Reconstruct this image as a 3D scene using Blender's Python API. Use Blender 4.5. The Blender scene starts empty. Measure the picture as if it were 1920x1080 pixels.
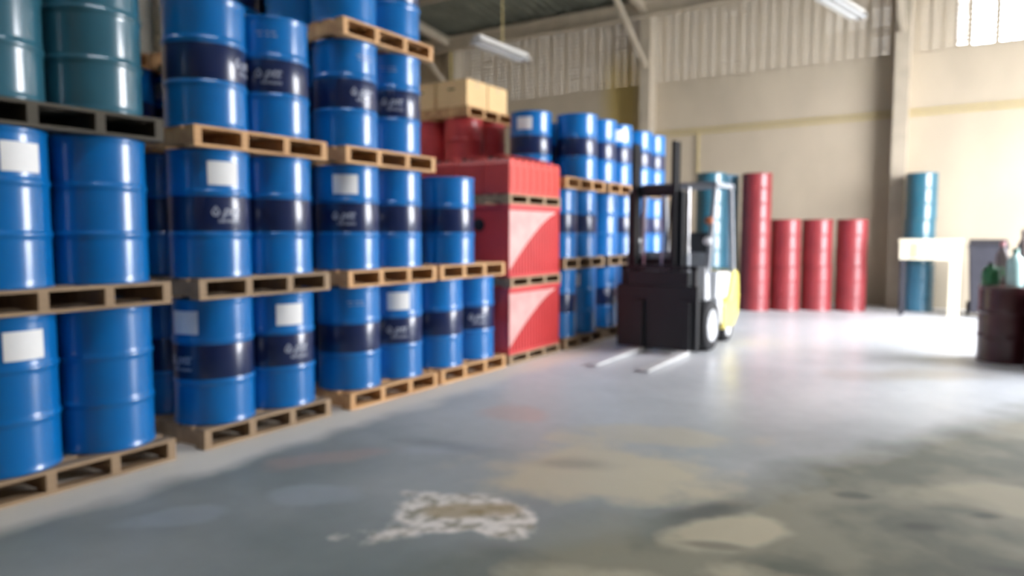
import bpy, math, random
from mathutils import Vector, Matrix
random.seed(7)
R = math.radians
C = bpy.context.scene.collection
S = bpy.context.scene
WY, WL, WR, WF = 16.9, -15.0, 4.0, -6.0        # inner faces: back, left, right, front wall
DOOR_Y0, DOOR_Y1, DOOR_H = 9.2, 14.4, 5.6      # roller door opening in the right wall
PITCH, DRUM_H, PAL_H = 1.05, 0.90, 0.145

# ------------------------------------------------------------------ camera
yaw, pit = R(32.9), math.atan(100/1340)
fwd = Vector((-math.sin(yaw)*math.cos(pit), math.cos(yaw)*math.cos(pit), -math.sin(pit)))
rgt = Vector((math.cos(yaw), math.sin(yaw), 0))
upv = rgt.cross(fwd)
cd = bpy.data.cameras.new('camera'); cam = bpy.data.objects.new('camera', cd); C.objects.link(cam)
cam.matrix_world = Matrix(((rgt.x, upv.x, -fwd.x, 0), (rgt.y, upv.y, -fwd.y, 0), (rgt.z, upv.z, -fwd.z, 1.5), (0, 0, 0, 1)))
cd.sensor_width = 36; cd.lens = 36*1340/1920; cd.clip_start = 0.05; cd.clip_end = 300
cd.dof.use_dof = True; cd.dof.focus_distance = 0.8; cd.dof.aperture_fstop = 3.7   # the photograph is focused far too near
S.camera = cam

# ------------------------------------------------------------------ light and exposure
W = bpy.data.worlds.new('world'); S.world = W; W.use_nodes = True
wn = W.node_tree; wn.nodes.clear()
out = wn.nodes.new('ShaderNodeOutputWorld'); bg = wn.nodes.new('ShaderNodeBackground')
tc = wn.nodes.new('ShaderNodeTexCoord'); sx = wn.nodes.new('ShaderNodeSeparateXYZ'); rp = wn.nodes.new('ShaderNodeValToRGB')
wn.links.new(tc.outputs['Generated'], sx.inputs[0]); wn.links.new(sx.outputs['Z'], rp.inputs[0])
rp.color_ramp.elements[0].position = 0.0; rp.color_ramp.elements[0].color = (0.97, 0.965, 1.0, 1)
rp.color_ramp.elements[1].position = 1.0; rp.color_ramp.elements[1].color = (0.86, 0.91, 1.0, 1)
wn.links.new(rp.outputs[0], bg.inputs[0]); bg.inputs[1].default_value = 30.0
wn.links.new(bg.outputs[0], out.inputs[0])

def portal(name, loc, rot, sx_, sy_):
    l = bpy.data.lights.new(name, 'AREA'); l.shape = 'RECTANGLE'; l.size = sx_; l.size_y = sy_
    l.cycles.is_portal = True
    o = bpy.data.objects.new(name, l); o.location = loc; o.rotation_euler = rot; C.objects.link(o)
portal('daylight_portal_door', (WR+0.02, (DOOR_Y0+DOOR_Y1)/2, DOOR_H/2), (0, R(90), 0), DOOR_H, DOOR_Y1-DOOR_Y0)
FILL_GAPS = [(-9.0, 0.0, .5, 4.0), (-1.5, 0.0, .5, 4.0)]   # unseen roof openings added for ambient light: x, y0, width, length
sun = bpy.data.lights.new('sun', 'SUN'); sun.energy = 0.0; sun.angle = R(3)
so = bpy.data.objects.new('sun', sun); so.rotation_euler = (R(50), 0, R(120)); C.objects.link(so)
S.view_settings.view_transform = 'Standard'; S.view_settings.look = 'None'
S.view_settings.gamma = 1; S.view_settings.use_curve_mapping = False
S.view_settings.exposure = 0.0

# ------------------------------------------------------------------ helpers
def tag(o, label=None, cat=None, group=None, kind=None):
    if label: o['label'] = label
    if cat: o['category'] = cat
    if group: o['group'] = group
    if kind: o['kind'] = kind
    return o
def empty(name, loc, rz=0.0):
    o = bpy.data.objects.new(name, None); C.objects.link(o); o.location = loc; o.rotation_euler = (0, 0, rz)
    o.empty_display_size = 0.1
    return o
class MB:
    def __init__(s): s.v = []; s.f = []; s.sm = []
    def add(s, vs, fs, smooth=False):
        n = len(s.v); s.v += [tuple(v) for v in vs]; s.f += [tuple(i+n for i in f) for f in fs]; s.sm += [smooth]*len(fs); return s
    def box(s, x0, x1, y0, y1, z0, z1, m=None):
        vs = [(x, y, z) for x in (x0, x1) for y in (y0, y1) for z in (z0, z1)]
        if m: vs = [tuple(m @ Vector(v)) for v in vs]
        return s.add(vs, [(0,1,3,2),(4,6,7,5),(0,4,5,1),(2,3,7,6),(0,2,6,4),(1,5,7,3)])
    def bar(s, a, b, w, h=None):                   # rectangular bar between two points
        a, b = Vector(a), Vector(b); d = b-a; L = d.length; q = d.to_track_quat('Y', 'Z').to_matrix().to_4x4()
        h = h or w
        return s.box(-w/2, w/2, 0, L, -h/2, h/2, Matrix.Translation(a) @ q)
    def tube(s, pts, r, n=10, caps=True):
        pts = [Vector(p) for p in pts]; rings = []
        for i, p in enumerate(pts):
            d = (pts[min(i+1, len(pts)-1)]-pts[max(i-1, 0)]).normalized()
            a = Vector((0, 0, 1)) if abs(d.z) < .9 else Vector((1, 0, 0))
            u = d.cross(a).normalized(); w = d.cross(u)
            rr = r[i] if isinstance(r, (list, tuple)) else r
            rings.append([p+u*math.cos(t)*rr+w*math.sin(t)*rr for t in [2*math.pi*k/n for k in range(n)]])
        vs = [v for g in rings for v in g]; fs = []
        for i in range(len(rings)-1):
            for k in range(n): fs.append((i*n+k, i*n+(k+1) % n, (i+1)*n+(k+1) % n, (i+1)*n+k))
        s.add(vs, fs, True)
        if caps: s.add(rings[0], [tuple(range(n))[::-1]]); s.add(rings[-1], [tuple(range(n))])
        return s
    def lathe(s, prof, n=40, a0=0, a1=2*math.pi, m=None, smooth=True):
        full = abs(a1-a0-2*math.pi) < 1e-6; k = n if full else n+1; vs = []
        for r, z in prof:
            for i in range(k):
                t = a0+(a1-a0)*i/n; vs.append((r*math.cos(t), r*math.sin(t), z))
        if m: vs = [tuple(m @ Vector(v)) for v in vs]
        fs = []
        for j in range(len(prof)-1):
            for i in range(n):
                i2 = (i+1) % k; fs.append((j*k+i, j*k+i2, (j+1)*k+i2, (j+1)*k+i))
        return s.add(vs, fs, smooth)
    def prism(s, poly, x0, x1):                    # polygon in (y, z) extruded along x
        n = len(poly); vs = [(x0, y, z) for y, z in poly]+[(x1, y, z) for y, z in poly]
        fs = [tuple(range(n))[::-1], tuple(range(n, 2*n))]+[(i, (i+1) % n, n+(i+1) % n, n+i) for i in range(n)]
        return s.add(vs, fs)
    def mesh(s, name, mat):
        me = bpy.data.meshes.new(name); me.from_pydata(s.v, [], s.f); me.update()
        me.polygons.foreach_set('use_smooth', s.sm)
        if mat: me.materials.append(mat)
        return me
    def build(s, name, mat, parent=None, bevel=0):
        o = bpy.data.objects.new(name, s.mesh(name, mat)); C.objects.link(o)
        if parent: o.parent = parent
        if bevel:
            b = o.modifiers.new('bevel', 'BEVEL'); b.width = bevel; b.segments = 2; b.limit_method = 'ANGLE'
        return o
def inst(name, me, parent=None, loc=(0, 0, 0), rz=0):
    o = bpy.data.objects.new(name, me); C.objects.link(o)
    if parent: o.parent = parent
    o.location = loc
    if rz: o.rotation_euler.z = rz
    return o

def mat(name, col, rough=.5, metal=0, var=0.0, scale=6, bump=0.0, coat=0, col2=None, stretch=(1, 1, 1), spec=.5):
    m = bpy.data.materials.new(name); m.use_nodes = True; nt = m.node_tree; b = nt.nodes['Principled BSDF']
    b.inputs['Roughness'].default_value = rough; b.inputs['Metallic'].default_value = metal
    b.inputs['Coat Weight'].default_value = coat; b.inputs['Coat Roughness'].default_value = .13
    b.inputs['Specular IOR Level'].default_value = spec
    c2 = col2 or tuple(c*(1-var) for c in col)
    t = nt.nodes.new('ShaderNodeTexCoord'); mp = nt.nodes.new('ShaderNodeMapping'); mp.inputs['Scale'].default_value = stretch
    n = nt.nodes.new('ShaderNodeTexNoise'); n.inputs['Scale'].default_value = scale; n.inputs['Detail'].default_value = 5
    r = nt.nodes.new('ShaderNodeValToRGB'); r.color_ramp.elements[0].position = .35; r.color_ramp.elements[1].position = .68
    r.color_ramp.elements[0].color = (*c2, 1); r.color_ramp.elements[1].color = (*col, 1)
    nt.links.new(t.outputs['Object'], mp.inputs[0]); nt.links.new(mp.outputs[0], n.inputs['Vector'])
    nt.links.new(n.outputs['Fac'], r.inputs[0]); nt.links.new(r.outputs[0], b.inputs['Base Color'])
    if bump:
        bp = nt.nodes.new('ShaderNodeBump'); bp.inputs['Strength'].default_value = bump; bp.inputs['Distance'].default_value = .01
        nt.links.new(n.outputs['Fac'], bp.inputs['Height']); nt.links.new(bp.outputs[0], b.inputs['Normal'])
    return m

M = {}
M['blue']   = mat('blue_paint',   (.0, .155, .47), .32, 0, .12, 3, 0, .6, spec=.4)
M['navy']   = mat('navy_paint',   (.006, .018, .080), .32, 0, .12, 3, 0, .6, spec=.4)
M['teal']   = mat('teal_paint',   (.025, .125, .18), .32, 0, .15, 3, 0, .8)
M['azure']  = mat('azure_paint',  (.05, .20, .32), .4, 0, .15, 3, 0, .3)
M['red']    = mat('red_paint',    (.27, .026, .032), .45, 0, .2, 3, 0, .4)
M['bred']   = mat('bright_red',   (.60, .050, .050), .45, 0, .1, 3, 0, .2)
M['maroon'] = mat('maroon_paint', (.055, .012, .014), .35, 0, .25, 4, 0, .2)
M['cream']  = mat('cream_paint',  (.80, .72, .54), .5, 0, .1, 3)
M['paper']  = mat('paper',        (.86, .86, .84), .6, 0, .03, 20)
M['print']  = mat('white_print',  (.36, .39, .48), .4, 0, .03, 20)
M['woodn']  = mat('new_pine',     (.70, .42, .19), .7, 0, 0, 9, .3, 0, (.42, .22, .09), (1, .15, 1))
M['wood']   = mat('weathered_pine', (.42, .29, .17), .75, 0, 0, 9, .3, 0, (.25, .17, .10), (1, .15, 1))
M['woodd']  = mat('dark_wood',    (.10, .085, .06), .8, 0, 0, 9, .3, 0, (.055, .048, .035), (1, .15, 1))
M['card']   = mat('cardboard',    (.80, .56, .28), .8, 0, .08, 5)
M['tape']   = mat('parcel_tape',  (.62, .46, .26), .4, 0, .05, 5)
M['ink']    = mat('dark_ink',     (.10, .05, .02), .7, 0, .05, 5)
M['black']  = mat('black_steel',  (.012, .013, .015), .45, 0, .2, 8)
M['rubber'] = mat('rubber',       (.02, .02, .022), .8, 0, .2, 20, .2)
M['steel']  = mat('worn_steel',   (.55, .55, .56), .32, .9, .25, 8)
M['forksteel'] = mat('polished_fork', (.74, .74, .73), .45, .35, .15, 8)
M['grey']   = mat('grey_paint',   (.30, .32, .35), .45, 0, .1, 8)
M['white']  = mat('white_paint',  (.72, .74, .76), .35, 0, .06, 5, 0, .2)
M['yellow'] = mat('yellow_paint', (.80, .66, .14), .35, 0, .08, 5, 0, .2)
M['amber']  = mat('amber_plastic', (.42, .12, .04), .3, 0, .1, 5)
M['lampwhite'] = mat('lamp_enamel', (.46, .45, .42), .5, 0, .06, 5)
M['tubeglass'] = mat('tube_glass', (.85, .86, .86), .25, 0, .02, 5)
M['beam']   = mat('beam_paint',   (.50, .43, .33), .6, 0, .15, 3)
M['roof']   = mat('roof_sheet',   (.20, .21, .17), .5, .3, .3, 2)
M['bin']    = mat('bin_plastic',  (.03, .03, .042), .5, 0, .2, 8)
M['green']  = mat('green_plastic', (.02, .14, .05), .4, 0, .2, 8)
M['aqua']   = mat('aqua_plastic', (.45, .68, .66), .25, 0, .1, 8)
M['dgreen'] = mat('dark_green_plastic', (.04, .15, .12), .35, 0, .1, 8)
M['pink']   = mat('pink_plastic', (.62, .26, .28), .4, 0, .1, 8)
M['mauve']  = mat('grey_brown_plastic', (.20, .15, .15), .5, 0, .1, 8)
M['pipe']   = mat('yellow_conduit', (.62, .50, .20), .5, 0, .1, 8)
M['yard']   = mat('yard_concrete', (.55, .55, .53), .8, 0, .15, .8)
M['sky_screen'] = mat('sky_screen_paint', (.10, .095, .085), .8, 0, .15, .8)

# floor: grey screed, dusty and paint-like stains, some light and shade painted in
def math_(nt, op, a, b=None, clamp=False):
    n = nt.nodes.new('ShaderNodeMath'); n.operation = op; n.use_clamp = clamp
    for i, v in enumerate((a, b)):
        if v is None: continue
        if isinstance(v, (int, float)): n.inputs[i].default_value = v
        else: nt.links.new(v, n.inputs[i])
    return n.outputs[0]
def floor_material():
    m = bpy.data.materials.new('screed_floor'); m.use_nodes = True; nt = m.node_tree; b = nt.nodes['Principled BSDF']
    geo = nt.nodes.new('ShaderNodeNewGeometry'); sep = nt.nodes.new('ShaderNodeSeparateXYZ')
    def noise(scale, detail=5, seed=0):
        n = nt.nodes.new('ShaderNodeTexNoise'); n.inputs['Scale'].default_value = scale; n.inputs['Detail'].default_value = detail
        a = nt.nodes.new('ShaderNodeVectorMath'); a.operation = 'ADD'; a.inputs[1].default_value = (seed*13.1, seed*7.7, seed)
        nt.links.new(geo.outputs['Position'], a.inputs[0]); nt.links.new(a.outputs[0], n.inputs['Vector'])
        return n.outputs['Fac']
    nt.links.new(geo.outputs['Position'], sep.inputs[0]); X, Y = sep.outputs[0], sep.outputs[1]
    wob = math_(nt, 'MULTIPLY', math_(nt, 'SUBTRACT', noise(2.2, 6, 3), .5), 1.0)
    def ell(cx, cy, rx, ry, ang, soft=.35, wb=1.6):
        c, s = math.cos(R(ang)), math.sin(R(ang))
        dx = math_(nt, 'SUBTRACT', X, cx); dy = math_(nt, 'SUBTRACT', Y, cy)
        u = math_(nt, 'DIVIDE', math_(nt, 'ADD', math_(nt, 'MULTIPLY', dx, c), math_(nt, 'MULTIPLY', dy, s)), rx)
        v = math_(nt, 'DIVIDE', math_(nt, 'SUBTRACT', math_(nt, 'MULTIPLY', dy, c), math_(nt, 'MULTIPLY', dx, s)), ry)
        d = math_(nt, 'SQRT', math_(nt, 'ADD', math_(nt, 'MULTIPLY', u, u), math_(nt, 'MULTIPLY', v, v)))
        d = math_(nt, 'ADD', d, math_(nt, 'MULTIPLY', wob, wb))
        return math_(nt, 'DIVIDE', math_(nt, 'SUBTRACT', 1.0, d), soft, True)
    def ramp(f, p0, c0, p1, c1):
        r = nt.nodes.new('ShaderNodeValToRGB'); r.color_ramp.elements[0].position = p0; r.color_ramp.elements[1].position = p1
        r.color_ramp.elements[0].color = (*c0, 1); r.color_ramp.elements[1].color = (*c1, 1); nt.links.new(f, r.inputs[0]); return r.outputs[0]
    def mix(f, a, c):
        n = nt.nodes.new('ShaderNodeMix'); n.data_type = 'RGBA'
        nt.links.new(f, n.inputs[0]) if not isinstance(f, float) else setattr(n.inputs[0], 'default_value', f)
        for i, v in ((6, a), (7, c)):
            if isinstance(v, tuple): n.inputs[i].default_value = (*v, 1)
            else: nt.links.new(v, n.inputs[i])
        return n.outputs[2]
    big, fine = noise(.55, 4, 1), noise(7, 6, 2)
    far = math_(nt, 'DIVIDE', math_(nt, 'SUBTRACT', Y, 3.5), 5.0, True)  # floor paler with distance: brightness of the door's daylight painted into its colour
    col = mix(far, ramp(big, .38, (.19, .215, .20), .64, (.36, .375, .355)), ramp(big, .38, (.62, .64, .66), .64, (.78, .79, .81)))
    col = mix(math_(nt, 'MULTIPLY', fine, .25), col, (.16, .175, .17))
    # dusty strip at the foot of the pallets
    strip = math_(nt, 'DIVIDE', math_(nt, 'SUBTRACT', math_(nt, 'ADD', -3.92, math_(nt, 'MULTIPLY', wob, .35)), X), .22, True)
    col = mix(math_(nt, 'MULTIPLY', strip, .92), col, (.74, .69, .60))
    # olive, dusty zone at the near right, darkened to paint in the light wedge's edge
    # side of the line where the imitated light wedge ends and the dusty tone begins
    sd = math_(nt, 'SUBTRACT', math_(nt, 'MULTIPLY', math_(nt, 'ADD', X, 1.25), .911), math_(nt, 'MULTIPLY', math_(nt, 'SUBTRACT', Y, 4.4), .412))
    ol = math_(nt, 'MULTIPLY', math_(nt, 'DIVIDE', math_(nt, 'ADD', sd, math_(nt, 'MULTIPLY', wob, .6)), .45, True), .85)
    col = mix(ol, col, ramp(noise(1.6, 5, 5), .42, (.115, .115, .075), .6, (.26, .235, .16)))
    # beige patches
    for e, k in ((ell(-1.95, 4.0, .95, .62, 38), .85), (ell(-1.95, 5.0, .75, .3, 20), .55), (ell(-.95, 3.55, .42, .2, 50), .75),
                 (ell(-.35, 3.1, .7, .28, 10), .8), (ell(-1.25, 2.75, .6, .2, 10), .5), (ell(-2.4, 4.6, .3, .2, 0), .6), (ell(.4, 4.9, .8, .3, 20), .4)):
        col = mix(math_(nt, 'MULTIPLY', e, k), col, (.56, .49, .34))
    for e, k in ((ell(-3.25, 5.0, .35, .3, 0), .45), (ell(-3.6, 3.3, .5, .16, 60), .35)):
        col = mix(math_(nt, 'MULTIPLY', e, k), col, (.50, .33, .27))
    col = mix(math_(nt, 'MULTIPLY', ell(-.45, 8.75, 1.25, .42, 35, .8, 1.2), .6), col, (.34, .29, .22))  # brownish stain with the maroon drums' shadow band painted in
    # bluish-white scuffs
    for e, k in ((ell(-3.5, 2.15, .3, .16, 50), .4), (ell(-3.15, 2.75, .3, .2, 30), .35), (ell(-3.05, 3.9, .4, .12, 40), .3)):
        col = mix(math_(nt, 'MULTIPLY', e, k), col, (.42, .46, .50))
    # broken-up white crust with rusty heart
    cr = ell(-2.22, 3.0, .50, .36, 42, .22, 3.2)
    grit = ramp(noise(11, 8, 7), .36, (.33, .30, .22), .56, (.80, .74, .66))
    col = mix(cr, col, grit)
    col = mix(math_(nt, 'MULTIPLY', ell(-2.2, 3.12, .34, .12, 42, .5, 3.0), .75), col, (.34, .25, .11))
    # dark oil spots
    for e, k in ((ell(-.52, 4.45, .13, .07, 20, .6), .75), (ell(-.18, 4.15, .12, .07, 30, .6), .7), (ell(-1.18, 3.75, .10, .36, -32, .8), .6),
                 (ell(-1.0, 3.35, .2, .06, 20, .6), .6), (ell(.1, 4.5, .1, .06, 30, .6), .8), (ell(-2.2, 4.05, .42, .16, 25, .8), .35),
                 (ell(-3.1, 3.95, .6, .14, 10, .9), .35), (ell(-1.75, 2.75, .5, .12, 10, .9), .35), (ell(.25, 3.8, .2, .09, 0, .5), .6)):
        col = mix(math_(nt, 'MULTIPLY', e, k), col, (.07, .072, .06))
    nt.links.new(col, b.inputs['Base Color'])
    pol = ell(-1.6, 9.5, 2.6, 6.5, 0, .6, .7)
    rough = math_(nt, 'ADD', math_(nt, 'SUBTRACT', .50, math_(nt, 'MULTIPLY', pol, .20)), math_(nt, 'MULTIPLY', math_(nt, 'SUBTRACT', fine, .5), .12))
    rough = math_(nt, 'ADD', rough, math_(nt, 'MULTIPLY', ol, .25), True)
    nt.links.new(rough, b.inputs['Roughness']); b.inputs['Specular IOR Level'].default_value = .5
    bp = nt.nodes.new('ShaderNodeBump'); bp.inputs['Strength'].default_value = .12; bp.inputs['Distance'].default_value = .006
    nt.links.new(fine, bp.inputs['Height']); nt.links.new(bp.outputs[0], b.inputs['Normal'])
    return m
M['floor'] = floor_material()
def wall_material():
    m = mat('block_wall_paint', (.53, .45, .338), .85, 0, .1, 1.1, .0, 0, (.46, .39, .295), (1, 1, .6)); nt = m.node_tree; b = nt.nodes['Principled BSDF']
    src = b.inputs['Base Color'].links[0].from_socket
    geo = nt.nodes.new('ShaderNodeNewGeometry'); sep = nt.nodes.new('ShaderNodeSeparateXYZ'); nt.links.new(geo.outputs['Position'], sep.inputs[0])
    # yellow limewash patch left of the second column, and grime on the lowest courses
    def band(v, lo, hi, s):
        a = math_(nt, 'DIVIDE', math_(nt, 'SUBTRACT', v, lo), s, True); c = math_(nt, 'DIVIDE', math_(nt, 'SUBTRACT', hi, v), s, True)
        return math_(nt, 'MULTIPLY', a, c)
    yel = math_(nt, 'MULTIPLY', math_(nt, 'MULTIPLY', band(sep.outputs[0], -8.3, -6.9, .5), band(sep.outputs[2], 2.5, 6.2, .7)), .75)
    n = nt.nodes.new('ShaderNodeMix'); n.data_type = 'RGBA'; nt.links.new(yel, n.inputs[0]); nt.links.new(src, n.inputs[6]); n.inputs[7].default_value = (.62, .46, .12, 1)
    gr = math_(nt, 'MULTIPLY', math_(nt, 'DIVIDE', math_(nt, 'SUBTRACT', 1.0, sep.outputs[2]), 1.0, True), .45)
    n2 = nt.nodes.new('ShaderNodeMix'); n2.data_type = 'RGBA'; nt.links.new(gr, n2.inputs[0]); nt.links.new(n.outputs[2], n2.inputs[6]); n2.inputs[7].default_value = (.22, .20, .15, 1)
    nt.links.new(n2.outputs[2], b.inputs['Base Color'])
    # block joints as relief
    cmb = nt.nodes.new('ShaderNodeCombineXYZ'); nt.links.new(sep.outputs[0], cmb.inputs[0]); nt.links.new(sep.outputs[2], cmb.inputs[1])
    br = nt.nodes.new('ShaderNodeTexBrick'); br.inputs['Scale'].default_value = 1; br.inputs['Brick Width'].default_value = .45; br.inputs['Row Height'].default_value = .2
    br.inputs['Mortar Size'].default_value = .008; br.inputs['Color1'].default_value = br.inputs['Color2'].default_value = (1, 1, 1, 1); br.inputs['Mortar'].default_value = (0, 0, 0, 1)
    nt.links.new(cmb.outputs[0], br.inputs['Vector'])
    bp = nt.nodes.new('ShaderNodeBump'); bp.inputs['Strength'].default_value = .4; bp.inputs['Distance'].default_value = .006
    nt.links.new(br.outputs['Color'], bp.inputs['Height']); nt.links.new(bp.outputs[0], b.inputs['Normal'])
    return m
M['wall'] = wall_material()

# ------------------------------------------------------------------ the setting
def struct(name, mb, m, parent=None):
    o = mb.build(name, m, parent)
    if not parent: o['kind'] = 'structure'
    return o
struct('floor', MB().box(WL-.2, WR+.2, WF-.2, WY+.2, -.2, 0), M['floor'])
struct('ground', MB().box(-60, 60, -60, 70, -.5, -.21), M['yard'])
VZ0, VR = 5.17, 9                               # ventilation blocks: 9 courses above z = 5.17
VZ1 = VZ0+VR*.2; VX0, VN = -13.3, 32; VX1 = VX0+VN*.45
wb = MB().box(WL-.2, WR+.2, WY, WY+.2, 0, VZ0).box(WL-.2, WR+.2, WY, WY+.2, VZ1, 7.6)
wb.box(WL-.2, VX0, WY, WY+.2, VZ0, VZ1).box(VX1, WR+.2, WY, WY+.2, VZ0, VZ1)
wall_back = struct('wall_back', wb, M['wall'])
def vent(slot):
    m = MB(); w, h, d = .45, .2, .03
    for a, b in ((0, .05), (.205, .245), (.40, .45)): m.box(a, b, 0, d, 0, h)
    z = 0
    for k in range(2):
        m.box(.05, .40, 0, d, z, z+.1-slot); z += .1
    return m.mesh('vent_block', M['wall'])
v_thin, v_mid, v_open = vent(.0135), vent(.020), vent(.045)
for j in range(VR):
    for i in range(VN):
        x = VX0+i*.45; z = VZ0+j*.2
        op = x > -.5 and j < 5; md = (-2.3 < x < -1.6 and j < 2) or (-3.1 < x < -1.7 and j in (3, 4))
        inst('vent_block', v_open if op else v_mid if md else v_thin, wall_back, (x, WY+.02+random.uniform(-.006, .006), z))
struct('wall_left', MB().box(WL-.2, WL, WF, WY, 0, 10.5), M['wall'])
rw = MB().box(WR, WR+.2, WF, DOOR_Y0, 0, 10.5).box(WR, WR+.2, DOOR_Y1, WY, 0, 10.5).box(WR, WR+.2, DOOR_Y0, DOOR_Y1, DOOR_H, 10.5)
struct('wall_right', rw, M['wall'])
fw = MB().box(WL, WR, WF-.2, WF, 0, 10.5)
struct('wall_front', fw, M['wall'])
d1 = MB().box(WR-.02, WR+.22, DOOR_Y0-.12, DOOR_Y0, 0, DOOR_H+.12).box(WR-.02, WR+.22, DOOR_Y1, DOOR_Y1+.12, 0, DOOR_H+.12).box(WR-.02, WR+.22, DOOR_Y0, DOOR_Y1, DOOR_H, DOOR_H+.12)
struct('door_1', d1, M['grey'])
# corrugated roof: two slopes, ribs run down the slope; unseen openings added to let in ambient light
RY, RZ0, RZ1 = 5.5, 7.05, 8.6
def roof_z(y): return RZ1-(RZ1-RZ0)*abs(y-RY)/(WY+.2-RY)
def roof_mesh():
    m = MB(); p = .25; x = WL-.2
    ys = sorted(set([WF-.2, RY, WY+.2]+[s[1] for s in FILL_GAPS]+[s[1]+s[3] for s in FILL_GAPS]))
    while x < WR+.2:
        for dx0, dx1, h0, h1 in ((0, .12, 0, 0), (.12, .15, 0, .045), (.15, .22, .045, .045), (.22, .25, .045, 0)):
            for a, b in zip(ys[:-1], ys[1:]):
                xm, ym = x+p/2, (a+b)/2
                if any(s[0] < xm < s[0]+s[2] and s[1] < ym < s[1]+s[3] for s in FILL_GAPS): continue
                m.add([(x+dx0, a, roof_z(a)+h0), (x+dx1, a, roof_z(a)+h1), (x+dx1, b, roof_z(b)+h1), (x+dx0, b, roof_z(b)+h0)], [(0, 1, 2, 3)])
        x += p
    return m
ro = roof_mesh().build('ceiling', M['roof']); ro['kind'] = 'structure'
sm = ro.modifiers.new('thickness', 'SOLIDIFY'); sm.thickness = .01
# columns on the back wall, eaves beam, rafters, knee braces
COLX = (-12.75, -6.85, -1.37, 4.0)
for k, cx in enumerate(COLX[:3]):
    struct('trim_%d' % (k+1), MB().box(cx-.13, cx+.13, WY-.42, WY, 0, 7.05), M['beam'])
m = MB(); 
for z0, z1, t in ((6.68, 6.73, .22), (6.73, 7.0, .06), (7.0, 7.05, .22)): m.box(WL, WR, WY-.5-t/2, WY-.5+t/2, z0, z1)
struct('trim_4', m, M['beam'])
for k, cx in enumerate(COLX[:3]):
    m = MB(); a, b = Vector((cx, WY-.2, roof_z(WY)-.22)), Vector((cx, RY, roof_z(RY)-.22))
    n = Vector((0, 0, .10))
    m.bar(a+n, b+n, .14, .03); m.bar(a-n, b-n, .14, .03); m.bar(a, b, .03, .2)
    struct('trim_%d' % (k+5), m, M['beam'])
    struct('trim_%d' % (k+8), MB().bar((cx, WY-.4, 5.55), (cx-.05, WY-2.6, roof_z(WY-2.6)-.3), .10), M['beam'])
k = 11
for y in (14.3, 11.4, 8.5):
    struct('trim_%d' % k, MB().box(WL, WR, y-.03, y+.03, roof_z(y)-.14, roof_z(y)-.02), M['beam']); k += 1
struct('trim_%d' % k, MB().box(-60, -.62, 21, 22, -.3, 11), M['sky_screen'])          # screen added outside to dim the sky behind the vents

# wall conduits
c1 = MB().tube([(-7.6, WY-.05, 3.9), (4, WY-.05, 3.96)], .016).tube([(-7.6, WY-.05, 3.99), (4, WY-.05, 4.05)], .016)
tag(c1.build('conduit', M['pipe']), 'pair of thin yellow conduits running level across the beige back wall', 'pipe')
c2 = MB().tube([(-5.62, WY-.05, 3.93), (-5.62, WY-.05, 2.6)], .016)
tag(c2.build('conduit', M['pipe']), 'short yellow conduit dropping down the back wall behind the forklift mast', 'pipe')
c3 = MB().tube([(-12.7, WY-.47, 6.75), (-12.7, WY-.47, 3)], .03)
tag(c3.build('conduit', M['pipe']), 'vertical yellow pipe beside the far column above the cardboard boxes', 'pipe')

# ------------------------------------------------------------------ pallets
PW, PD = 1.17, 1.16
def pallet_meshes(wm, w=PW, h=PAL_H):
    t = .02; x1 = -PD
    st = MB().box(x1, 0, -.028, .028, t, h-t).mesh('stringer', wm)
    tb = MB().box(-.052, .052, -w/2, w/2, h-t, h).mesh('top_board', wm)
    bb = MB().box(-.055, .055, -w/2, w/2, 0, t).mesh('bottom_board', wm)
    return st, tb, bb, w
PM = {k: pallet_meshes(M[k]) for k in ('woodn', 'wood', 'woodd')}
PMR = pallet_meshes(M['wood'], 1.19, .115)
def pallet(x, y, z, kind, label, meshes=None, group='pallets under the drums'):
    st, tb, bb, w = meshes or PM[kind]
    r = empty('pallet', (x+random.uniform(-.012, .012), y, z), R(random.uniform(-.6, .6)))
    tag(r, label, 'pallet', group)
    for k in range(4): inst('stringer', st, r, (0, -w/2+.028+k*(w-.056)/3, 0))
    for k in range(8): inst('top_board', tb, r, (-.052-k*(PD-.104)/7+random.uniform(-.004, .004)*(0 < k < 7), 0, 0))
    for k in range(4): inst('bottom_board', bb, r, (-.055-k*(PD-.11)/3, 0, 0))
    return r

# ------------------------------------------------------------------ drums
DR = .284
def drum_body(m):
    r = DR-.004; P = [(0, .012), (r-.02, .012), (r-.012, 0), (r+.004, 0), (r+.004, .014), (r, .022), (r, .05)]
    for zc in (.305, .60):
        P += [(r, zc-.040), (r, zc-.024), (r+.003, zc-.017), (r+.008, zc-.009), (r+.0095, zc), (r+.008, zc+.009), (r+.003, zc+.017), (r, zc+.024), (r, zc+.040)]
    P += [(r, .85), (r, .872), (r+.004, .88)]
    return MB().lathe(P, 44).mesh('body', m)
def drum_lid(m):
    r = DR
    return MB().lathe([(r+.001, .878), (r+.003, .886), (r+.002, .898), (r-.004, .90), (r-.010, .898), (r-.012, .882), (r-.022, .880), (0, .880)], 44).mesh('lid', m)
bung_me = MB().lathe([(.036, .880), (.036, .893), (.030, .897), (0, .897)], 16, m=Matrix.Translation((.2, 0, 0))).lathe([(.018, .880), (.018, .892), (0, .893)], 12, m=Matrix.Translation((-.2, .03, 0))).mesh('bung', M['steel'])
band_me = MB().lathe([(DR-.003, .331), (DR-.0022, .333), (DR-.0022, .573), (DR-.003, .575)], 44).mesh('navy_band', M['navy'])
def curved_patch(name, w, h, zc, r, m):
    a = w/2/r; n = 10
    return MB().lathe([(r, zc-h/2), (r, zc+h/2)], n, -a, a).mesh(name, m)
label_me = curved_patch('paper_label', .215, .165, .735, DR-.001, M['paper'])
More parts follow.
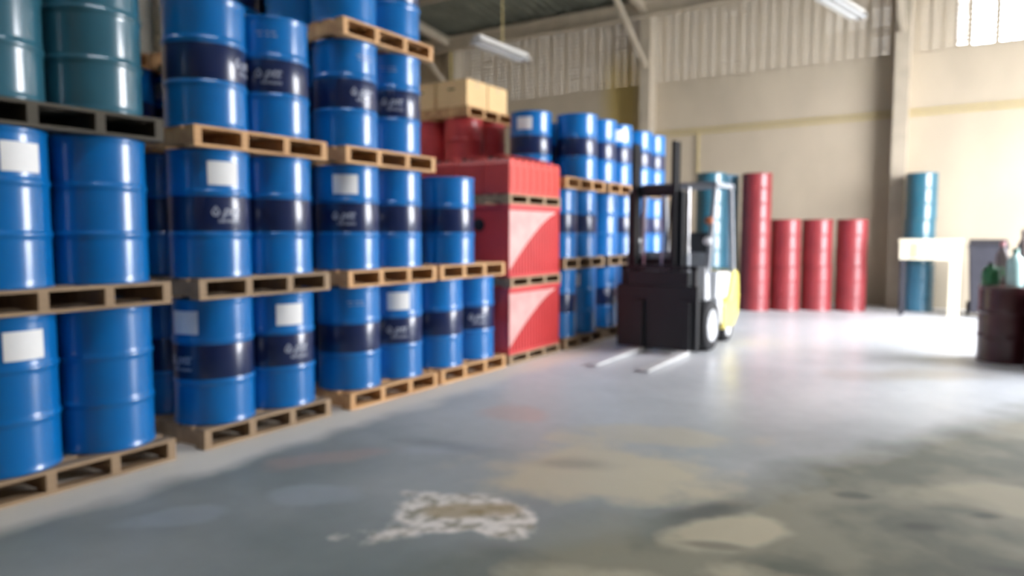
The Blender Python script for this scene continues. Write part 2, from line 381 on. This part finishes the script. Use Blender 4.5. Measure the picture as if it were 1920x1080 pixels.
def text_tris(body, size, bold, shear):
    cu = bpy.data.curves.new('t', 'FONT'); cu.body = body; cu.size = size; cu.offset = bold; cu.shear = shear; cu.resolution_u = 3
    cu.align_x = 'CENTER'; o = bpy.data.objects.new('t', cu); C.objects.link(o)
    bpy.context.view_layer.update(); dg = bpy.context.evaluated_depsgraph_get()
    me = bpy.data.meshes.new_from_object(o.evaluated_get(dg)); vs = [v.co.copy() for v in me.vertices]; fs = [tuple(p.vertices) for p in me.polygons]
    bpy.data.objects.remove(o); bpy.data.curves.remove(cu); bpy.data.meshes.remove(me)
    return vs, fs
def wrap(vs, r, zc): return [(r*math.cos(v[0]/r), r*math.sin(v[0]/r), zc+v[1]) for v in vs]
def logo_mesh():
    m = MB(); r = DR+.0015; zc = .452
    vs, fs = text_tris('ptt', .098, .002, .35); m.add(wrap([(v.x+.032, v.y-.010) for v in vs], r, zc), fs)
    vs, fs = text_tris('lubricants', .040, .0008, .15); m.add(wrap([(v.x+.022, v.y-.062) for v in vs], r, zc), fs)
    def drop(s):
        o = []
        for k in range(20):
            t = 2*math.pi*k/20; q = (1-math.sin(t))/2
            x = math.cos(t)*(1 if math.sin(t) < 0 else (1-math.sin(t))**.6); o.append((-.070+x*.030*s, (math.sin(t)*(1.45 if math.sin(t) > 0 else 1))*.030*s+.012))
        return o
    a, b = drop(1), drop(.62); m.add(wrap(a+b, r, zc), [(i, (i+1) % 20, 20+(i+1) % 20, 20+i) for i in range(20)])
    c = drop(.3); m.add(wrap([(x, y-.005) for x, y in c], r, zc), [tuple(range(20))])
    return m.mesh('logo', M['print'])
logo_me = logo_mesh()
def marks_mesh():
    m = MB(); r = DR
    for z, L in ((.775, ((-.085, -.03), (-.012, .016), (.028, .062))), (.745, ((-.07, -.035), (-.01, .02), (.035, .075)))):
        for a, b in L: m.add([v for v in wrap([(a, -.004), ((a+b)/2, -.004), (b, -.004), (b, .004), ((a+b)/2, .004), (a, .004)], r, z)], [(0, 1, 4, 5), (1, 2, 3, 4)])
    return m.mesh('stencil_mark', M['print'])
marks_me = marks_mesh()
BODY = {k: (drum_body(M[k]), drum_lid(M[k])) for k in ('blue', 'teal', 'azure', 'red', 'bred', 'maroon', 'cream')}
def drum(x, y, z, col, label, group, band=False, logo=None, paper=None, marks=None, bung=False):
    r = empty('steel_drum', (x, y, z)); tag(r, label, 'drum', group); a0 = R(random.uniform(0, 360))
    b, l = BODY[col]; inst('body', b, r, rz=a0); li = inst('lid', l, r, rz=a0)
    if bung: inst('bung', bung_me, li)
    if band: tag(inst('navy_band', band_me, r), 'dark navy painted band')
    if logo is not None: tag(inst('logo', logo_me, r, rz=R(logo)), 'pale drop logo and lettering')
    if paper is not None: tag(inst('paper_label', label_me, r, rz=R(paper)), 'white paper label')
    if marks is not None: inst('stencil_mark', marks_me, r, rz=R(marks))
    return r

X1 = -4.43
COLS = {'A': (1.53, 2.73), 'B': (2.93, 4.10), 'C': (4.30, 5.47), 'D': (5.55, 6.70), 'E': (8.10, 9.27), 'F': (9.40, 10.57), 'G': (10.70, 11.87)}
CN = {'A': 'leftmost stack', 'B': 'second stack from left', 'C': 'tallest stack', 'D': 'stack left of red boxes',
      'E': 'stack right of red boxes', 'F': 'stack beyond the fork tips', 'G': 'stack behind the mast'}
LN = {1: 'bottom layer', 2: 'second layer', 3: 'third layer', 4: 'fourth layer'}
# per position: (band, logo angle, paper label angle, marks angle)
SPEC = {('A', 1, 0): (0, None, 3, None), ('A', 1, 1): (0, None, None, None), ('A', 2, 0): (0, None, 10, None), ('A', 2, 1): (0, None, None, None),
        ('B', 1, 0): (1, -86, -76, None), ('B', 1, 1): (1, -9, -19, None), ('B', 2, 0): (1, -12, -14, None), ('B', 2, 1): (1, None, None, None),
        ('B', 3, 0): (1, 29, None, None), ('B', 3, 1): (1, -44, None, -44),
        ('C', 1, 0): (1, None, None, -30), ('C', 1, 1): (1, -40, -36, None), ('C', 2, 0): (1, -50, -46, None), ('C', 2, 1): (1, None, None, None),
        ('C', 3, 0): (1, -14, None, -7), ('C', 3, 1): (1, -44, None, -50), ('C', 4, 0): (1, None, None, None), ('C', 4, 1): (1, None, None, None),
        ('D', 1, 0): (1, None, None, None), ('D', 1, 1): (1, -34, None, None),
        ('E', 1, 1): (0, None, -73, None), ('E', 2, 1): (1, None, -94, None), ('F', 2, 0): (0, None, None, None),
        ('F', 3, 0): (1, -85, None, None), ('F', 3, 1): (1, None, -38, None)}
LEVELS = {'A': 3, 'B': 3, 'C': 4, 'D': 2, 'E': 3, 'F': 3, 'G': 3}
WK = {('A', 1): 'wood', ('A', 2): 'wood', ('A', 3): 'woodd', ('B', 1): 'wood', ('B', 2): 'wood', ('B', 3): 'woodn', ('C', 1): 'woodn', ('C', 2): 'woodn',
      ('C', 3): 'woodn', ('C', 4): 'woodn', ('D', 1): 'woodn', ('D', 2): 'woodn', ('E', 3): 'woodn', ('F', 3): 'woodn'}
for c, (y0, y1) in COLS.items():
    ym = (y0+y1)/2
    for L in range(1, LEVELS[c]+1):
        z = (L-1)*PITCH
        tone = {'wood': 'weathered wooden', 'woodn': 'light new pine', 'woodd': 'dark stained wooden'}[WK.get((c, L), 'wood')]
        pallet(X1, ym, z, WK.get((c, L), 'wood'), '%s pallet under the %s of the %s' % (tone, LN[L], CN[c]))
        z += PAL_H
        dy = {'F': -.09}.get(c, 0) if L == 3 else 0
        for s in (0, 1):
            for back in (0, 1):
                x = X1-.30-.585*back+random.uniform(-.001, .001); y = ym+(-.2925 if s == 0 else .2925)+dy+random.uniform(-.001, .001)
                if c == 'D' and L == 2:
                    if s == 1: continue
                    y = 6.05
                if c == 'E' and L == 3 and s == 0:
                    if back: continue
                    x, y = -5.16, 8.45
                    drum(x, y, z, 'blue', 'blue drum with white label set back on top, right of the red cans', 'blue drums', True, None, -77); continue
                if c == 'B' and L == 3 and s == 0 and back: continue          # a gap: the rear stack shows through it
                if c == 'E' and L == 3 and s == 1 and back: x -= .18
                band, logo, paper, marks = SPEC.get((c, L, s), (c != 'A', None, None, None)) if not back else (c != 'A', None, None, None)
                col = 'teal' if (c, L) == ('A', 3) else 'blue'
                nm = 'teal' if col == 'teal' else 'blue'
                feat = ('with navy band' if band and col == 'blue' and logo is None and paper is None else '') + (' with pale logo' if logo is not None else '') + (' and label' if paper is not None and logo is not None else '') + (' with white label' if paper is not None and logo is None else '')
                pos = 'single front' if (c == 'D' and L == 2 and not back) else ('near front' if s == 0 else 'far front') if not back else ('rear near' if s == 0 else 'rear far')
                drum(x, y, z, col, ('%s drum %s, %s, %s of %s' % (nm, feat.strip(), pos, LN[L], CN[c])).replace(' ,', ','), 'teal drums on the upper left' if col == 'teal' else 'blue drums',
                     band and col == 'blue', logo, paper, marks)

# rows behind the front row: only the parts of them that show
def behind(xf, ym, name, top, kinds):
    for L in range(1, top+1):
        z = (L-1)*PITCH
        pallet(xf, ym, z, 'woodn' if L >= 3 else 'wood', 'pine pallet under the %s of the %s' % (LN[L], name))
        if kinds[L-1] is None: continue
        for s in (0, 1):
            for b in (0, 1):
                col, band, logo, paper = kinds[L-1]
                drum(xf-.30-.585*b, ym+(-.2925 if s == 0 else .2925), z+PAL_H, col, '%s drum, %s, %s of %s' % ({'blue': 'blue banded', 'cream': 'cream', 'bred': 'bright red'}[col], ('near' if s == 0 else 'far')+(' rear' if b else ' front'), LN[L], name),
                     'drums in the row behind', band, logo if not b and s == 0 else None, paper if not b else None)
behind(-5.78, 4.72, 'row behind the tallest stack', 4, [('blue', True, None, None)]*3+[('blue', True, -55, None)])
behind(-6.98, 4.33, 'rear stack seen right of teal drums', 4, [('blue', True, None, None)]*2+[('blue', True, -80, -80), ('cream', False, None, None)])
behind(-5.99, 8.72, 'rear stack left of red cans', 4, [('blue', True, None, None)]*2+[('bred', False, None, None), None])

# cardboard boxes on the topmost pallet behind
for i, x in enumerate((-6.03, -6.60)):
    for j, y in enumerate((8.16, 8.68)):
        r = empty('cardboard_box', (x-.27, y+.25, 3*PITCH+PAL_H), 0)
        tag(r, 'brown cardboard box on the high pallet above red drums, %s %s of four' % ('near' if j == 0 else 'far', 'front' if i == 0 else 'rear'), 'box', 'cardboard boxes')
        MB().box(-.27, .27, -.25, .25, 0, .37).build('body', M['card'], r, .006)
        MB().box(-.275, .275, -.25, -.002, .370, .376).build('flap', M['card'], r)
        MB().box(-.275, .275, .002, .25, .370, .376).build('flap', M['card'], r)
        MB().box(-.276, .276, -.03, .03, .376, .378).box(-.2715, -.2705, -.03, .03, .28, .377).box(.2705, .2715, -.03, .03, .28, .377).build('tape', M['tape'], r)
        MB().box(-.06, .06, -.2515, -.25, .24, .265).build('handle_slot', M['ink'], r)

# ------------------------------------------------------------------ red stack: bulk boxes and jerry cans
def bulk_box(z, h, label, dark):
    r = empty('bulk_box', (X1-.02, 7.405, z)); tag(r, label, 'box', 'red bulk boxes')
    w, d, n = 1.17, 1.12, 18; m = MB(); p = w/n
    pts = []
    for k in range(n): pts += [(0, -w/2+k*p), (0, -w/2+k*p+p*.62), (-.014, -w/2+k*p+p*.70), (-.014, -w/2+k*p+p*.92)]
    pts.append((0, w/2)); q = d/14
    for k in range(14): pts += [(-k*q-q*.6, w/2), (-k*q-q*.7, w/2-.014), (-k*q-q*.9, w/2-.014)]
    pts += [(-d, w/2), (-d, -w/2)]
    for k in range(14)[::-1]: pts += [(-k*q-q*.9, -w/2+.014), (-k*q-q*.7, -w/2+.014), (-k*q-q*.6, -w/2)]
    N = len(pts); m.add([(x, y, .0) for x, y in pts]+[(x, y, h-.05) for x, y in pts], [(i, (i+1) % N, N+(i+1) % N, N+i) for i in range(N)])
    m.build('body', M['bred'], r)
    MB().box(-d-.005, .012, -w/2-.012, w/2+.012, h-.055, h).build('lid', M['bred'], r, .008)
    MB().box(-d, .004, -w/2-.004, w/2+.004, 0, .03).build('base_rim', M['bred'], r, .006)
    # flat pale sweep laid across the upper left of the front
    a = []; b_ = []
    for k in range(13):
        t = k/12; y = -w/2+.002+t*(w-.12); a.append((.0015, y, h-.07)); b_.append((.0015, y, h-.07-(h-.16)*(1-t)**1.35*.98-.02))
    tag(MB().add(a+b_, [(i, i+1, 14+i, 13+i) for i in range(12)]).build('swoosh_patch', M['swoosh'], r), 'whitish diagonal sweep')
    m = MB().lathe([(.075, 0), (.075, .02), (.06, .028), (0, .028)], 20, m=Matrix.Translation((-.42, -w/2+.012, h*.72)) @ Matrix.Rotation(R(90), 4, 'X'))
    tag(m.build('round_cap', M['black'], r), 'dark round cap on the near side')
M['swoosh'] = mat('pale_sweep', (.72, .38, .35), .45, 0, .25, 4)
M['can'] = mat('red_can_plastic', (.66, .07, .055), .35, 0, .08, 5)
RG = 'pallets of the red stack'
pallet(X1, 7.405, 0, 'wood', 'pale pallet on the floor under the red boxes', PMR, RG)
bulk_box(.115, .78, 'red ribbed bulk box with white sweep, lowest of the red stack', 0)
pallet(X1, 7.405, .895, 'wood', 'pallet between the two red bulk boxes', PMR, RG)
bulk_box(1.01, .84, 'red ribbed bulk box with white sweep, directly below the jerry cans', 1)
pallet(X1, 7.405, 1.85, 'woodd', 'pallet between the upper red bulk box and the jerry cans', PMR, RG)
def can_meshes():
    w, d, h = .140, .36, .40
    poly = [(-w/2, .01), (-w/2+.012, 0), (w/2-.012, 0), (w/2, .01), (w/2, h-.05), (w/2-.022, h-.008), (w/2-.04, h), (-w/2+.04, h), (-w/2+.022, h-.008), (-w/2, h-.05)]
    body = MB().prism(poly, -d, 0).mesh('body', M['can'])
    hd = MB().tube([(-.06, 0, h-.01), (-.07, 0, h+.035), (-.12, 0, h+.045), (-.2, 0, h+.045), (-.24, 0, h+.035), (-.25, 0, h-.01)], .011, 8).mesh('handle', M['can'])
    cp = MB().lathe([(.026, h-.004), (.026, h+.03), (.02, h+.036), (0, h+.036)], 14, m=Matrix.Translation((-.31, 0, 0))).mesh('cap', M['black'])
    rb = MB().box(-.002, .006, -w/2+.03, w/2-.03, .05, h-.09).mesh('front_panel', M['can'])
    return body, hd, cp, rb
cb, ch, cc, cr_ = can_meshes()
for j in range(3):
    for i in range(8):
        row = ('front row', 'middle row', 'rear row')[j]
        r = empty('jerry_can', (X1-.02-j*.375, 7.405-.511+i*.146, 1.965)); nth = ('first', 'second', 'third', 'fourth', 'fifth', 'sixth', 'seventh', 'eighth')[i]
        tag(r, 'red plastic jerry can on the red stack, %s from left in the %s' % (nth, row), 'jerry can', 'red jerry cans')
        inst('body', cb, r); inst('handle', ch, r); inst('cap', cc, r); inst('front_panel', cr_, r)

# ------------------------------------------------------------------ drums standing at the back wall
def tower(x, y, n, col, word, group, top=None):
    for k in range(n):
        lv = ('bottom', 'middle', 'top')[k] if n == 3 else ('bottom', 'top')[k]
        drum(x+random.uniform(-.008, .008), y, k*DRUM_H, (top if top and k else col), '%s, %s drum' % (word, lv), group, bung=True)
G = 'drums standing by the back wall'
tower(-3.68, 14.60, 3, 'red', 'red drum tower three high, right of the forklift', G)
tower(-3.18, 14.98, 2, 'red', 'red drum tower two high, next right of the three-high tower', G)
tower(-2.65, 15.31, 2, 'red', 'red drum tower two high, middle of the three low towers', G)
tower(-2.05, 15.56, 2, 'red', 'red drum tower two high, rightmost by the bare wall', G)
tower(-.93, 16.25, 3, 'azure', 'blue-green drum tower behind the cream bench by the right column', G, 'teal')
tower(-4.42, 14.05, 3, 'teal', 'teal drum tower directly behind the forklift cab', G)
tower(-4.35, 14.75, 3, 'azure', 'pale blue drum tower behind the forklift cab, second one', G)
# dark drums at the right edge
drum(.34, 10.25, 0, 'maroon', 'dark maroon drum at the right edge of the floor with containers on it', 'maroon drums', bung=True)
drum(.80, 9.85, 0, 'maroon', 'dark maroon drum cut by the right frame edge', 'maroon drums', bung=True)
drum(1.39, 9.72, 0, 'maroon', 'added dark maroon drum, unseen beyond the right frame edge, outermost', 'maroon drums', bung=True)  # unseen drums added to deepen the shade on the floor
drum(1.02, 10.42, 0, 'maroon', 'added dark maroon drum, unseen beyond the right frame edge, behind the others', 'maroon drums', bung=True)
def lathe_thing(name, x, y, z, body, neck, bm, cm, label, cat):
    r = empty(name, (x, y, z)); tag(r, label, cat, 'containers on the maroon drums')
    MB().lathe(body, 20).build('body', bm, r); MB().lathe(neck, 14).build('cap', cm, r)
    return r
def bottle(name, x, y, z, rad, h, bm, cm, label):
    lathe_thing(name, x, y, z, [(0, 0), (rad*.95, 0), (rad, .01), (rad, h*.62), (rad*.8, h*.74), (rad*.34, h*.84), (rad*.34, h*.9)], [(rad*.4, h*.88), (rad*.4, h), (0, h)], bm, cm, label, 'bottle')
# green jug with a handle
r = empty('jug', (.17, 10.17, DRUM_H), R(20)); tag(r, 'dark green plastic jug on the maroon drum, leftmost container', 'jug', 'containers on the maroon drums')
MB().lathe([(0, 0), (.085, 0), (.092, .015), (.092, .17), (.07, .21), (.03, .235), (.03, .25)], 18).build('body', M['green'], r)
MB().lathe([(.035, .245), (.035, .275), (0, .275)], 14).build('cap', M['black'], r)
MB().tube([(.07, 0, .21), (.12, 0, .2), (.13, 0, .13), (.09, 0, .08)], .012, 8).build('handle', M['green'], r)
bottle('bottle', .40, 10.12, DRUM_H, .085, .44, M['aqua'], M['dgreen'], 'pale aqua plastic bottle on the maroon drum, right of the green jug')
bottle('bottle', .48, 10.36, DRUM_H, .07, .66, M['mauve'], M['mauve'], 'tall grey-brown bottle at the back of the maroon drum')
bottle('bottle', .62, 9.90, DRUM_H, .07, .42, M['dgreen'], M['black'], 'dark green bottle on the maroon drum at the frame edge')
bottle('bottle', .28, 10.40, DRUM_H, .07, .52, M['mauve'], M['pink'], 'grey-brown bottle with a pink cap behind the green jug')
lathe_thing('bucket', .80, 9.78, DRUM_H, [(0, 0), (.105, 0), (.135, .24)], [(.14, .235), (.143, .25), (.135, .262), (0, .262)], M['pink'], M['pink'], 'pink plastic bucket with lid on the drum at the frame edge', 'bucket')

# cream bench
r = empty('work_bench', (-.68, 15.35, 0)); tag(r, 'cream painted tall wooden bench in front of the blue-green drum tower', 'bench')
MB().box(-.52, .50, -.28, .28, 1.37, 1.42).build('top', M['cream'], r, .008)
MB().box(-.50, .48, -.26, -.23, 1.04, 1.37).build('front_apron', M['cream'], r, .005)
MB().box(-.50, -.47, -.23, .26, 1.04, 1.37).build('side_apron', M['cream'], r, .005)
MB().box(.45, .48, -.23, .26, 1.04, 1.37).build('side_apron', M['cream'], r, .005)
tag(MB().box(-.30, -.19, -.275, -.262, 1.08, 1.34).build('drawer', M['card'], r, .004), 'brown drawer front')
for x, y, w in ((.36, -.26, .17), (.36, .18, .17)): MB().box(x-w/2+.03, x+w/2+.03, y, y+.08, 0, 1.04).build('leg', M['cream'], r, .006)
for y in (-.25, .18): tag(MB().box(-.48, -.41, y, y+.07, 0, 1.04).build('leg', M['bin'], r, .006), 'dark leg')

# dark wheeled bin
r = empty('wheeled_bin', (.20, 15.62, 0)); tag(r, 'dark grey plastic wheeled bin between the cream bench and the maroon drums', 'bin')
vs = [(-.24, -.26, .08), (.24, -.26, .08), (.24, .24, .08), (-.24, .24, .08), (-.30, -.33, 1.28), (.30, -.33, 1.28), (.30, .30, 1.28), (-.30, .30, 1.28)]
MB().add(vs, [(3, 2, 1, 0), (0, 1, 5, 4), (1, 2, 6, 5), (2, 3, 7, 6), (3, 0, 4, 7)]).build('body', M['bin'], r, .03)
MB().box(-.32, .32, -.35, .32, 1.28, 1.32).prism([(-.35, 1.32), (.32, 1.32), (.25, 1.42), (-.2, 1.40)], -.29, .29).build('lid', M['bin'], r, .02)
MB().tube([(-.25, .36, 1.25), (.25, .36, 1.25)], .016).build('handle', M['bin'], r)
for s in (-1, 1): MB().lathe([(0, -.03), (.12, -.03), (.13, -.01), (.13, .01), (.12, .03), (0, .03)], 20, m=Matrix.Translation((s*.27, .22, .13)) @ Matrix.Rotation(R(90), 4, 'Y')).build('wheel', M['rubber'], r)

# ------------------------------------------------------------------ forklift
def forklift():
    r = empty('forklift', (-3.38, 8.62, 0), 0)
    tag(r, 'white and yellow forklift with black mast standing before the drum stacks', 'forklift')
    ML = -.12                                          # mast centre
    # body: front cowl, side panels, counterweight
    MB().prism([(.42, .28), (1.15, .28), (1.15, .62), (.95, .66), (.95, .50), (.62, .50), (.55, 1.05), (.42, 1.08)], -.46, .50).build('chassis', M['white'], r, .02)
    MB().prism([(.95, .62), (1.62, .62), (1.62, .98), (1.0, 1.0)], -.44, .48).build('engine_hood', M['white'], r, .03)
    MB().prism([(1.12, .20), (1.62, .20), (1.82, .34), (1.86, .62), (1.80, .96), (1.60, 1.03), (1.40, .62), (1.12, .55)], -.50, .54).build('counterweight', M['yellow'], r, .04)
    MB().box(-.42, .46, .58, .98, .40, .46).build('floor_plate', M['black'], r)
    MB().prism([(.44, 1.05), (.62, 1.0), (.60, 1.22), (.50, 1.28)], -.42, .46).build('dashboard', M['grey'], r, .02)
    s = MB().box(-.22, .26, 1.0, 1.42, .98, 1.10).build('seat', M['black'], r, .04)
    MB().prism([(1.38, 1.08), (1.50, 1.08), (1.60, 1.52), (1.52, 1.54)], -.20, .24).build('seat_back', M['black'], s, .03)
    w = MB().tube([(.02+.17*math.cos(t), .76+.15*math.sin(t), 1.24+.07*math.sin(t)) for t in [2*math.pi*k/20 for k in range(21)]], .014, 8).build('steering_wheel', M['black'], r)
    MB().tube([(.02, .56, 1.12), (.02, .76, 1.24)], .02).build('steering_column', M['black'], w)
    # overhead guard
    zt = 2.16
    for sx_ in (-.46, .50):
        MB().bar((sx_, .48, 1.0), (sx_, .72, zt), .05, .07).build('guard_post', M['grey'], r)
        MB().bar((sx_, 1.60, .98), (sx_, 1.42, zt), .05, .07).build('guard_post', M['grey'], r)
        MB().bar((sx_, .68, zt), (sx_, 1.50, zt), .05, .06).build('guard_rail', M['grey'], r)
    for k in range(7): MB().box(-.46, .50, .70+k*.125, .73+k*.125, zt-.02, zt+.03).build('roof_slat', M['grey'], r)
    tag(MB().lathe([(0, 0), (.05, 0), (.055, .03), (.05, .06), (0, .07)], 16, m=Matrix.Translation((.50, .52, 1.68)) @ Matrix.Rotation(R(90), 4, 'X')).build('signal_lamp', M['amber'], r), 'round amber lamp on the guard post')
    # wheels
    def wheel(x, y, rad, wd, nm):
        mx = Matrix.Translation((x, y, rad)) @ Matrix.Rotation(R(90), 4, 'Y')
        t = MB().lathe([(rad*.62, -wd/2), (rad*.95, -wd/2), (rad, -wd*.35), (rad, wd*.35), (rad*.95, wd/2), (rad*.62, wd/2)], 30, m=mx).build(nm, M['rubber'], r)
        MB().lathe([(0, wd*.30), (rad*.25, wd*.34), (rad*.5, wd*.30), (rad*.64, wd*.52)], 30, m=mx).lathe([(rad*.64, -wd*.5), (0, -wd*.3)], 30, m=mx).build('rim', M['white'], t)
        m = MB()
        for k in range(6):
            a = k*math.pi/3; m.lathe([(.014, 0), (.014, .02), (0, .022)], 6, m=mx @ Matrix.Translation((math.cos(a)*rad*.36, math.sin(a)*rad*.36, wd*.31)))
        m.build('wheel_nut', M['steel'], t)
    wheel(.47, .50, .33, .20, 'front_wheel'); wheel(-.43, .50, .33, .20, 'front_wheel')
    wheel(.42, 1.45, .22, .16, 'rear_wheel'); wheel(-.38, 1.45, .22, .16, 'rear_wheel')
    # mast
    for s in (-1, 1):
        x = ML+s*.33
        MB().box(x-.035, x+.035, .20, .22, .06, 2.05).box(x-.035, x+.035, .34, .36, .06, 2.05).box(x+(.025 if s > 0 else -.035), x+(.035 if s > 0 else -.025), .2, .36, .06, 2.05).build('outer_channel', M['black'], r)
        x = ML+s*.27
        MB().box(x-.03, x+.03, .13, .15, .08, 2.68).box(x-.03, x+.03, .27, .29, .08, 2.68).box(x-.008, x+.008, .13, .29, .08, 2.68).build('inner_channel', M['black'], r)
        x = ML+s*.40
        MB().tube([(x, .33, .1), (x, .33, 1.25)], .035, 14).build('lift_cylinder', M['grey'], r)
        MB().tube([(x, .33, 1.25), (x, .33, 2.1)], .022, 12).build('cylinder_rod', M['steel'], r)
        MB().box(ML+s*.12-.012, ML+s*.12+.012, .14, .152, .55, 2.0).build('lift_chain', M['steel'], r)
        MB().tube([(ML+s*.2, .26, 2.0), (ML+s*.17, .22, 1.4), (ML+s*.16, .20, .9)], .011, 8).build('hydraulic_hose', M['rubber'], r)
    for z, y in ((2.0, .33), (1.1, .33), (.15, .33)): MB().box(ML-.3, ML+.3, y, y+.05, z, z+.09).build('crossbar', M['black'], r)
    MB().box(ML-.28, ML+.28, .24, .29, 2.05, 2.14).build('crossbar', M['black'], r)
    # carriage with black clamp block
    MB().box(-.52, .52, .03, .10, .60, .70).box(-.52, .52, .03, .10, .22, .32).box(-.30, -.22, .06, .13, .2, 1.02).box(.22, .30, .06, .13, .2, 1.02).build('carriage', M['black'], r, .008)
    MB().box(-.54, .54, -.02, .05, .05, .86).box(-.40, .42, -.03, .04, .86, 1.04).build('clamp_block', M['black'], r, .012)
    MB().box(-.5, -.44, .02, .07, .7, 1.1).box(.44, .5, .02, .07, .7, 1.1).box(-.5, .5, .02, .07, 1.06, 1.11).build('load_backrest', M['black'], r)
    for x in (-.22, .40):
        f = MB().prism([(-.03, .06), (-.03, .66), (-.075, .66), (-.085, .06)], x-.06, x+.06).build('fork', M['black'], r, .003)
        tag(MB().prism([(-.03, .012), (-.03, .06), (-.085, .06), (-1.30, .035), (-1.38, .022), (-1.38, .012)], x-.06, x+.06).build('fork_blade', M['forksteel'], f, .003), 'polished steel blade')
    for s in (-1, 1): MB().lathe([(0, 0), (.05, 0), (.055, .03), (.05, .05), (0, .055)], 16, m=Matrix.Translation((.02+s*.48, .46, 1.42)) @ Matrix.Rotation(R(90), 4, 'X')).build('headlamp', M['white'], r)
forklift()

# ------------------------------------------------------------------ fluorescent lamps
def batten(loc, rz, L, label, rod):
    r = empty('fluorescent_lamp', loc, rz); tag(r, label, 'lamp', 'hanging fluorescent battens')
    MB().prism([(-L/2, .0), (L/2, .0), (L/2, .06), (-L/2, .06)], -.05, .05).build('housing', M['lampwhite'], r, .006)
    MB().add([(-.13, -L/2, -.045), (-.05, -L/2, .01), (-.05, L/2, .01), (-.13, L/2, -.045)], [(0, 1, 2, 3)]).add([(.13, -L/2, -.045), (.05, -L/2, .01), (.05, L/2, .01), (.13, L/2, -.045)], [(0, 3, 2, 1)]).build('reflector', M['lampwhite'], r)
    for s in (-1, 1):
        MB().tube([(s*.05, -L/2+.02, -.035), (s*.05, L/2-.02, -.035)], .015, 12).build('tube', M['tubeglass'], r)
    for s in (-1, 1): MB().box(-.075, .075, s*(L/2)-.012, s*(L/2)+.012, -.055, .02).build('lamp_holder', M['lampwhite'], r)
    MB().tube([(0, 0, .06), (0, 0, rod)], .008, 8).build('hanging_rod', M['pipe'], r)
batten((-5.6, 8.41, 4.06), 0, 1.22, 'white twin-tube fluorescent lamp hanging above the cardboard boxes', 4.1)
batten((-1.60, 10.6, 4.55), R(-12), 1.3, 'white fluorescent lamp hanging near the right column, cut by the frame top', 3.3)
